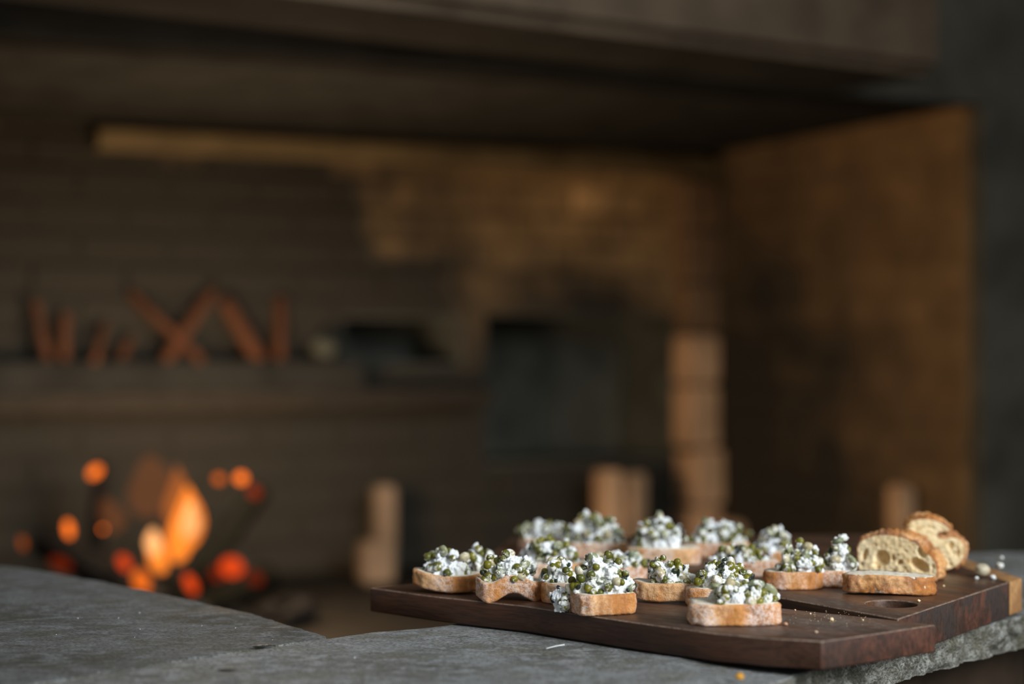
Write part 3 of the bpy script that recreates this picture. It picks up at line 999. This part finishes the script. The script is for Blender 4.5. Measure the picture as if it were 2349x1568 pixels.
def toast(i, x0, x1, ybase, zb, yaw, t, tx0, tx1, ty, label, ratio=0.62, warp=None, n_exp=2.7, dense=1.0, lift=0.0, mat=None):
    d = (CZ - zb) * F / (ybase - CY)
    half = (x1 - x0) / F * d / 2 * 1.02
    yw = math.radians(yaw)
    a_ = half
    for _ in range(6):
        o_ = slice_outline(a_, a_ * ratio, yw, i, n_exp)
        w, fr = extent(o_)
        a_ *= 2 * half / w
    o_ = slice_outline(a_, a_ * ratio, yw, i, n_exp)
    w, fr = extent(o_)
    Yc = d + fr
    Xc = ((x0 + x1) / 2 - CX) / F * (d + fr * 0.3)
    root = empty('topped_toast', (Xc, Yc, zb + 0.0004), label, 'toast', 'toasts topped with cheese, peas and beans')
    wf = warp or (lambda x, y: 0.0)
    off = lift
    bread(root, o_, t, seed=i, warp=lambda x, y: wf(x, y) + off, sp=0.004, crust_mat=mat, n=110)
    bx = (tx1 - tx0) / F * Yc / 2
    cx = ((tx0 + tx1) / 2 - CX) / F * Yc - Xc
    ztop = CZ - (ty - CY) / F * Yc
    h = max(0.011, ztop - zb - t - off - 0.002)
    topping(root, Vector((cx, 0.001, t + off - 0.0015)), bx * 0.93, min(a_ * ratio * 0.92, bx), h, i + 11, dense)
    return root
wF = lambda x, y: 0.0042 * math.sin(x * 150 + 1.1) + 0.003
wE = lambda x, y: 0.0035 * (x / 0.03) ** 2 - 0.05 * x + 0.0015
wC = lambda x, y: -0.06 * x + 0.0018 + 0.0012 * math.sin(x * 120)
T = toast
T(1, 1582, 1790, 1437, ZB1, 3, .0165, 1608, 1792, 1330, 'frontmost toast, alone near the cut end of the front board', .60, None, 3.4)
t2 = T(2, 1308, 1460, 1414, ZB1, 22, .0165, 1296, 1450, 1277, 'toast with a squared pale crust at the front edge, peas spilling off its left', .75, None, 4.2, 1.05)
topping(t2, Vector((-0.0335, 0.006, 0.001)), 0.0065, 0.009, 0.017, 64, 0.34)
T(3, 1453, 1600, 1386, ZB1, -14, .0150, 1480, 1592, 1284, 'toast with floury brown crust directly behind left of the frontmost toast', .62, wC, 2.7, .85)
T(4, 1578, 1725, 1393, ZB1, 8, .0150, 1592, 1722, 1282, 'toast half hidden behind the frontmost toast, its topping rising over it', .55, None, 2.7, .95)
T(5, 948, 1105, 1364, ZB1, -10, .0140, 958, 1088, 1258, 'leftmost toast, at the overhanging end of the front board', .60, wE, 2.6, .85)
T(6, 1093, 1246, 1381, ZB1, 8, .0165, 1108, 1238, 1270, 'second toast from the left with a wavy arching crust', .60, wF, 3.0, .85)
T(7, 1243, 1350, 1386, ZB1, 62, .0165, 1243, 1325, 1278, 'toast turned end-on between the wavy toast and the squared one', .62, None, 2.8, .6)
T(8, 1195, 1350, 1330, ZB2, 5, .014, 1192, 1330, 1232, 'toast heaped with pale beans behind the wavy and the end-on toasts', .60, None, 2.7, .95)
T(9, 1052, 1150, 1343, ZB1, 20, .012, 1062, 1142, 1248, 'toast peeping out between the two leftmost toasts', .65, None, 2.7, .6)
T(10, 1345, 1485, 1335, ZB2, 12, .013, 1342, 1492, 1262, 'toast behind the squared one, dark olive-like bits on its top', .60, None, 2.7, .95)
T(11, 1192, 1310, 1266, ZB2, 5, .013, 1190, 1312, 1192, 'blurred toast at the left end of the back row', .60, None, 2.7, .8)
T(12, 1300, 1440, 1282, ZB2, 0, .015, 1292, 1436, 1180, 'tall blurred toast, second from the left in the back row', .60, None, 2.7, .95)
T(13, 1440, 1610, 1298, ZB2, -6, .016, 1450, 1566, 1174, 'tallest heaped toast in the middle of the back row', .60, None, 2.8, .95)
T(14, 1570, 1722, 1280, ZB2, 4, .014, 1584, 1712, 1194, 'back row toast right of the tallest heap, a white dome on top', .60, None, 2.7, .9)
T(15, 1640, 1790, 1326, ZB2, 10, .0145, 1632, 1760, 1250, 'toast on the paddle board left of the pea-covered one', .55, None, 2.7, .9)
T(16, 1722, 1830, 1298, ZB2, -8, .013, 1727, 1817, 1208, 'tall narrow toast at the right end of the back row', .60, None, 2.7, .75)
T(17, 1754, 1890, 1354, ZB2, 6, .0155, 1780, 1890, 1248, 'pea-covered toast with smooth orange crust near the bread slice', .62, None, 2.7, .85)
T(18, 1868, 1950, 1348, ZB2, -4, .0145, 1893, 1962, 1234, 'toast tucked against the left side of the loaf piece', .8, None, 2.8, .6)

# plain slice lying by the loaf pieces
d = (CZ - ZB2) * F / (1368 - CY)
o_ = slice_outline(205 / F * d / 2 * 1.02, 0.018, math.radians(-5), 77, 2.4)
w, fr = extent(o_)
root = empty('bread_slice', ((2047 - CX) / F * (d + .004), d + fr, ZB2 + 0.0004), 'untopped bread slice lying flat in front of the loaf pieces', 'bread')
bread(root, o_, 0.0155, seed=77, sp=0.003, crust_mat=M_CRUST_DARK, rough=1.7, names=('crumb', 'crust'), warp=lambda x, y: 0.0012 * math.sin(x * 60 + 2.4) + 0.0012)

# standing loaf pieces
def standing(name, crop_pts, holes, cx0, cy0, sc, Yface, psi, t, label, seed, rough=2.0, sp=0.0011, taper=-0.0012):
    fs = math.cos(psi - math.atan(0.226))
    pts = [Vector(((x - cx0) * sc / fs, (cy0 - y) * sc)) for x, y in crop_pts]
    hs = [((x - cx0) * sc / fs, (cy0 - y) * sc, rx * sc / fs, ry * sc, -a_, dp) for x, y, rx, ry, a_, dp in holes]
    nrm = Vector((-math.sin(psi), -math.cos(psi), 0))
    px = 1930 + cx0 / 5.8725
    X = (px - CX) / F * Yface
    root = empty(name, (X, Yface, ZB2 + 0.0004), label, 'bread', 'pieces of the cut loaf')
    B = Matrix(((math.cos(psi), 0, nrm.x, 0), (-math.sin(psi), 0, nrm.y, 0), (0, 1, 0, 0), (0, 0, 0, 1)))
    rot = B @ Matrix.Translation((0, 0, -t))
    bread(root, pts, t, hs, sp, seed, None, M_CRUST_DARK, rough, ('crumb', 'crust'), rot, taper, 220, crumb_mat=M_CRUMB, rimw=0.0022)
    return root
Yv = (CZ - ZB2) * F / (1331 - CY)
sc = Yv / F / 5.8725
VP_ = [(225, 775), (200, 650), (192, 500), (196, 400), (250, 310), (400, 232), (560, 200), (720, 205), (860, 230), (980, 280), (1080, 345), (1130, 415), (1185, 440), (1250, 520), (1290, 620), (1295, 710), (1270, 795), (1220, 826), (1000, 830), (740, 832), (480, 828), (300, 822)]
VH_ = [(550, 545, 105, 105, 0.2, .009), (478, 640, 52, 42, 0.5, .006), (1040, 612, 132, 78, 0.5, .010), (1070, 440, 60, 80, -0.3, .006), (322, 510, 34, 78, 0.25, .005), (785, 590, 40, 30, -0.4, .006), (697, 540, 26, 40, -0.1, .003),
       (755, 488, 16, 12, 0, .0016), (860, 440, 30, 16, 0.2, .0016), (845, 662, 24, 18, 0, .0016), (470, 375, 14, 22, 0.5, .002), (280, 640, 30, 26, 0, .0016), (700, 720, 28, 40, 0.4, .0016), (1140, 770, 34, 24, 0, .0016), (880, 720, 16, 40, 0, .0016), (1215, 620, 20, 40, 0, .0016), (1010, 770, 40, 22, 0, .0016), (600, 760, 26, 20, 0, .002), (390, 760, 40, 22, 0, .0016)]
standing('loaf_piece', VP_, VH_, 740, 830, sc, Yv, math.radians(26), 0.030, 'loaf piece with two big holes in its crumb, standing behind the flat slice', 5, 2.6)
Yw = Yv + 0.055
sc2 = Yw / F / 5.8725
WP_ = [(880, 790), (850, 640), (840, 450), (870, 300), (900, 190), (960, 135), (1080, 108), (1220, 115), (1340, 150), (1450, 225), (1480, 270), (1440, 318), (1400, 328), (1340, 330), (1322, 346), (1350, 364), (1410, 362), (1480, 345), (1580, 370), (1655, 440), (1685, 540), (1660, 650), (1570, 770), (1430, 835), (1250, 845), (1050, 840)]
WH_ = [(1470, 490, 40, 60, 0.3, .004), (1565, 590, 24, 60, 0.0, .005), (1440, 680, 28, 34, 0, .0016), (1500, 590, 30, 30, 0, .0016), (1470, 745, 34, 26, 0, .004), (1540, 510, 16, 30, 0, .002), (1200, 250, 60, 20, 0.2, .0016)]
standing('loaf_piece', WP_, WH_, 1260, 846, sc2, Yw, math.radians(8), 0.024, 'loaf piece with a deep split crust, standing behind the two-holed piece', 6, 2.6)

# ------------------------------------------------------------------ loose bits on the boards and slab
def loose(name, me, px, py, zb, r, label, cat, s=1.0, group=None, rot=None):
    d = (CZ - zb) * F / (py - CY)
    o = link(name, me, None, ((px - CX) / F * d, d, zb + r * s), rot or (R.uniform(-.4, .4), R.uniform(-.4, .4), R.uniform(0, 6)), (s, s, s))
    return tag(o, label, cat, group)
G = 'peas fallen off the toasts'
loose('pea', ME_PEA[0], 1288, 1396, ZB1, .0033, 'green pea on the board touching the left side of the squared toast', 'pea', 1.1, G)
loose('pea', ME_PEA[1], 1733, 1350, ZB2, .0030, 'green pea lying behind the frontmost toast, left of its twin', 'pea', 1.05, G)
loose('pea', ME_PEA[0], 1750, 1346, ZB2, .0033, 'green pea beside the gap between the boards, right of its twin', 'pea', 1.0, G)
loose('pea', ME_PEA[0], 1717, 1232, ZB2, .0033, 'blurred lone pea at the far edge of the paddle board', 'pea', 1.2, G)
loose('pea', ME_PEA[1], 1304, 1392, ZB1, .0030, 'dark pea half under the squared toast', 'pea', 1.0, G)
loose('pea', ME_PEA[1], 2293, 1305, ZB2, .0030, 'cheese-smeared pea behind the fallen bean at the right', 'pea', 1.2, G)
o = loose('butter_bean', ellip('butter_bean', plain('fallen_bean_skin', (0.44, 0.38, 0.27), 0.45, 0.4, 150, 0.2, 'Object', 0.2), .0062, .0052, .0046, 3, 0.2), 2252, 1323, ZB2, .0052, 'beige bean fallen on the paddle board right of the loaf pieces', 'bean', 1.3, None, (0.1, 0.0, 0.2))
def crumb_mesh(name, r, mat, seed):
    bm = bmesh.new()
    bmesh.ops.create_icosphere(bm, subdivisions=2, radius=r)
    for v in bm.verts:
        v.co *= 1 + 0.5 * N(*(v.co / r * 1.7 + Vector((seed, 0, 0))))
        v.co.z *= 0.75
    return bm_mesh(name, bm, mat)
CG = 'bits of cheese beside the fallen bean'
loose('cheese_bit', crumb_mesh('cheese_bit', .0027, M_CHEESE, 1), 2278, 1328, ZB2, .002, 'white cheese bit at the right of the fallen bean', 'cheese', 1, CG)
loose('cheese_bit', crumb_mesh('cheese_bit', .0020, M_CHEESE, 2), 2240, 1329, ZB2, .0015, 'white cheese bit in front of the fallen bean', 'cheese', 1, CG)
loose('cheese_bit', crumb_mesh('cheese_bit', .0022, M_CHEESE, 3), 2297, 1296, ZB2, .0075, 'white cheese bit on top of the smeared pea', 'cheese', 1, CG)
BG_ = 'bread crumbs on the boards'
for px, py, zb, r, lab in [(1908, 1423, ZB1, .0017, 'largest pale bread crumb on the bare end of the front board'),
                           (1802, 1434, ZB1, .0018, 'orange bread crumb by the right end of the frontmost toast'),
                           (1872, 1451, ZB1, .0012, 'orange crumb near the front arris of the front board'),
                           (1979, 1423, ZB1, .0009, 'white crumb right of the largest crumb'),
                           (2107, 1380, ZB2, .0015, 'white crumb just right of the handle hole'),
                           (2165, 1345, ZB2, .0010, 'white crumb right of the flat slice on the paddle board'),
                           (1824, 1400, ZB1, .0009, 'small orange crumb behind the right end of the frontmost toast'),
                           (1859, 1408, ZB1, .0008, 'tiny pale crumb behind the largest crumb')]:
    loose('bread_crumb', crumb_mesh('bread_crumb', r, M_CRUMB if 'white' in lab or 'pale' in lab else M_CRUST, px), px, py, zb, r * 0.7, lab, 'crumb', 1, BG_)
loose('bread_crumb', crumb_mesh('bread_crumb', .0030, plain('orange_crumb', (0.62, 0.30, 0.04), which='Object'), 9), 1697, 1556, ZS, .0018, 'orange crumb on the stone slab below the front board', 'crumb')
bm = bmesh.new()
rr = random.Random(3)
for k in range(110):
    if k < 110:
        px, py, z = rr.gauss(1880, 75), rr.gauss(1414, 14), ZB1
    else:
        px, py, z = rr.uniform(1880, 2260), rr.uniform(1352, 1390), ZB2
    if z == ZB1 and not (1810 < px < 2060 and 1398 < py < 1448): continue
    if z == ZB2 and (py > 1345 + (px - 1660) * 0.13 or py > 1440 - (px - 2000) * 0.31 - 12 or (1985 < px < 2105)): continue
    p = at(px, py, z)
    r = rr.uniform(.00012, .00032)
    g = bmesh.ops.create_icosphere(bm, subdivisions=1, radius=r)
    bmesh.ops.translate(bm, verts=g['verts'], vec=p + Vector((0, 0, r * 0.6)))
tag(link('crumb_dust', bm_mesh('crumb_dust', bm, M_CRUMB)), 'fine bread crumb dust on the bare ends of both boards', 'crumbs', kind='stuff')
bm = bmesh.new()
for k in range(36):
    px, py = rr.uniform(30, 1650), rr.uniform(1400, 1566)
    if py < 1300 + max(0, px) * 0.22 or (px > 760 and py < 1452 + (px - 1000) * 0.14): continue
    p = at(px, py, ZS)
    r = rr.uniform(.0002, .0006)
    g = bmesh.ops.create_icosphere(bm, subdivisions=1, radius=r)
    bmesh.ops.translate(bm, verts=g['verts'], vec=p + Vector((0, 0, -0.0003)))
tag(link('grit', bm_mesh('grit', bm, M_CHEESE)), 'pale grit scattered over the stone slabs', 'grit', kind='stuff')
# shred of cheese on the slab
v, f = [], []
for k in range(11):
    t = k / 10
    p = at(1252 + 43 * t, 1490 - 1 * t - 2.0 * t * t, ZS)
    w = 0.0005 + 0.0007 * t
    h = 0.0008 + 0.0010 * math.sin(t * 3) + 0.002 * t * t
    v += [p + Vector((0, -w, h)), p + Vector((0, w, h + .0004)), p + Vector((0, w, h + .0007)), p + Vector((0, -w, h + .0006))]
for k in range(10):
    for i in range(4):
        j = (i + 1) % 4
        f.append((k * 4 + i, k * 4 + j, k * 4 + 4 + j, k * 4 + 4 + i))
f += [(3, 2, 1, 0), (40, 41, 42, 43)]
tag(link('cheese_shred', mesh_from('cheese_shred', v, f, M_CHEESE)), 'thin white shred lying on the slab below the boards', 'cheese')
for px, py, s, lab in [(606, 1484, 1.5, 'long dark splinter by the joint between the slabs'), (524, 1537, 1.2, 'dark chip on the slab near the bottom edge')]:
    o = loose('charcoal_chip', ME_HERB[0], px, py, ZS, .0006, lab, 'chip', s, None, (0, 0, 0.2))
    o.scale = (s * 2.2, s * 1.1, s)
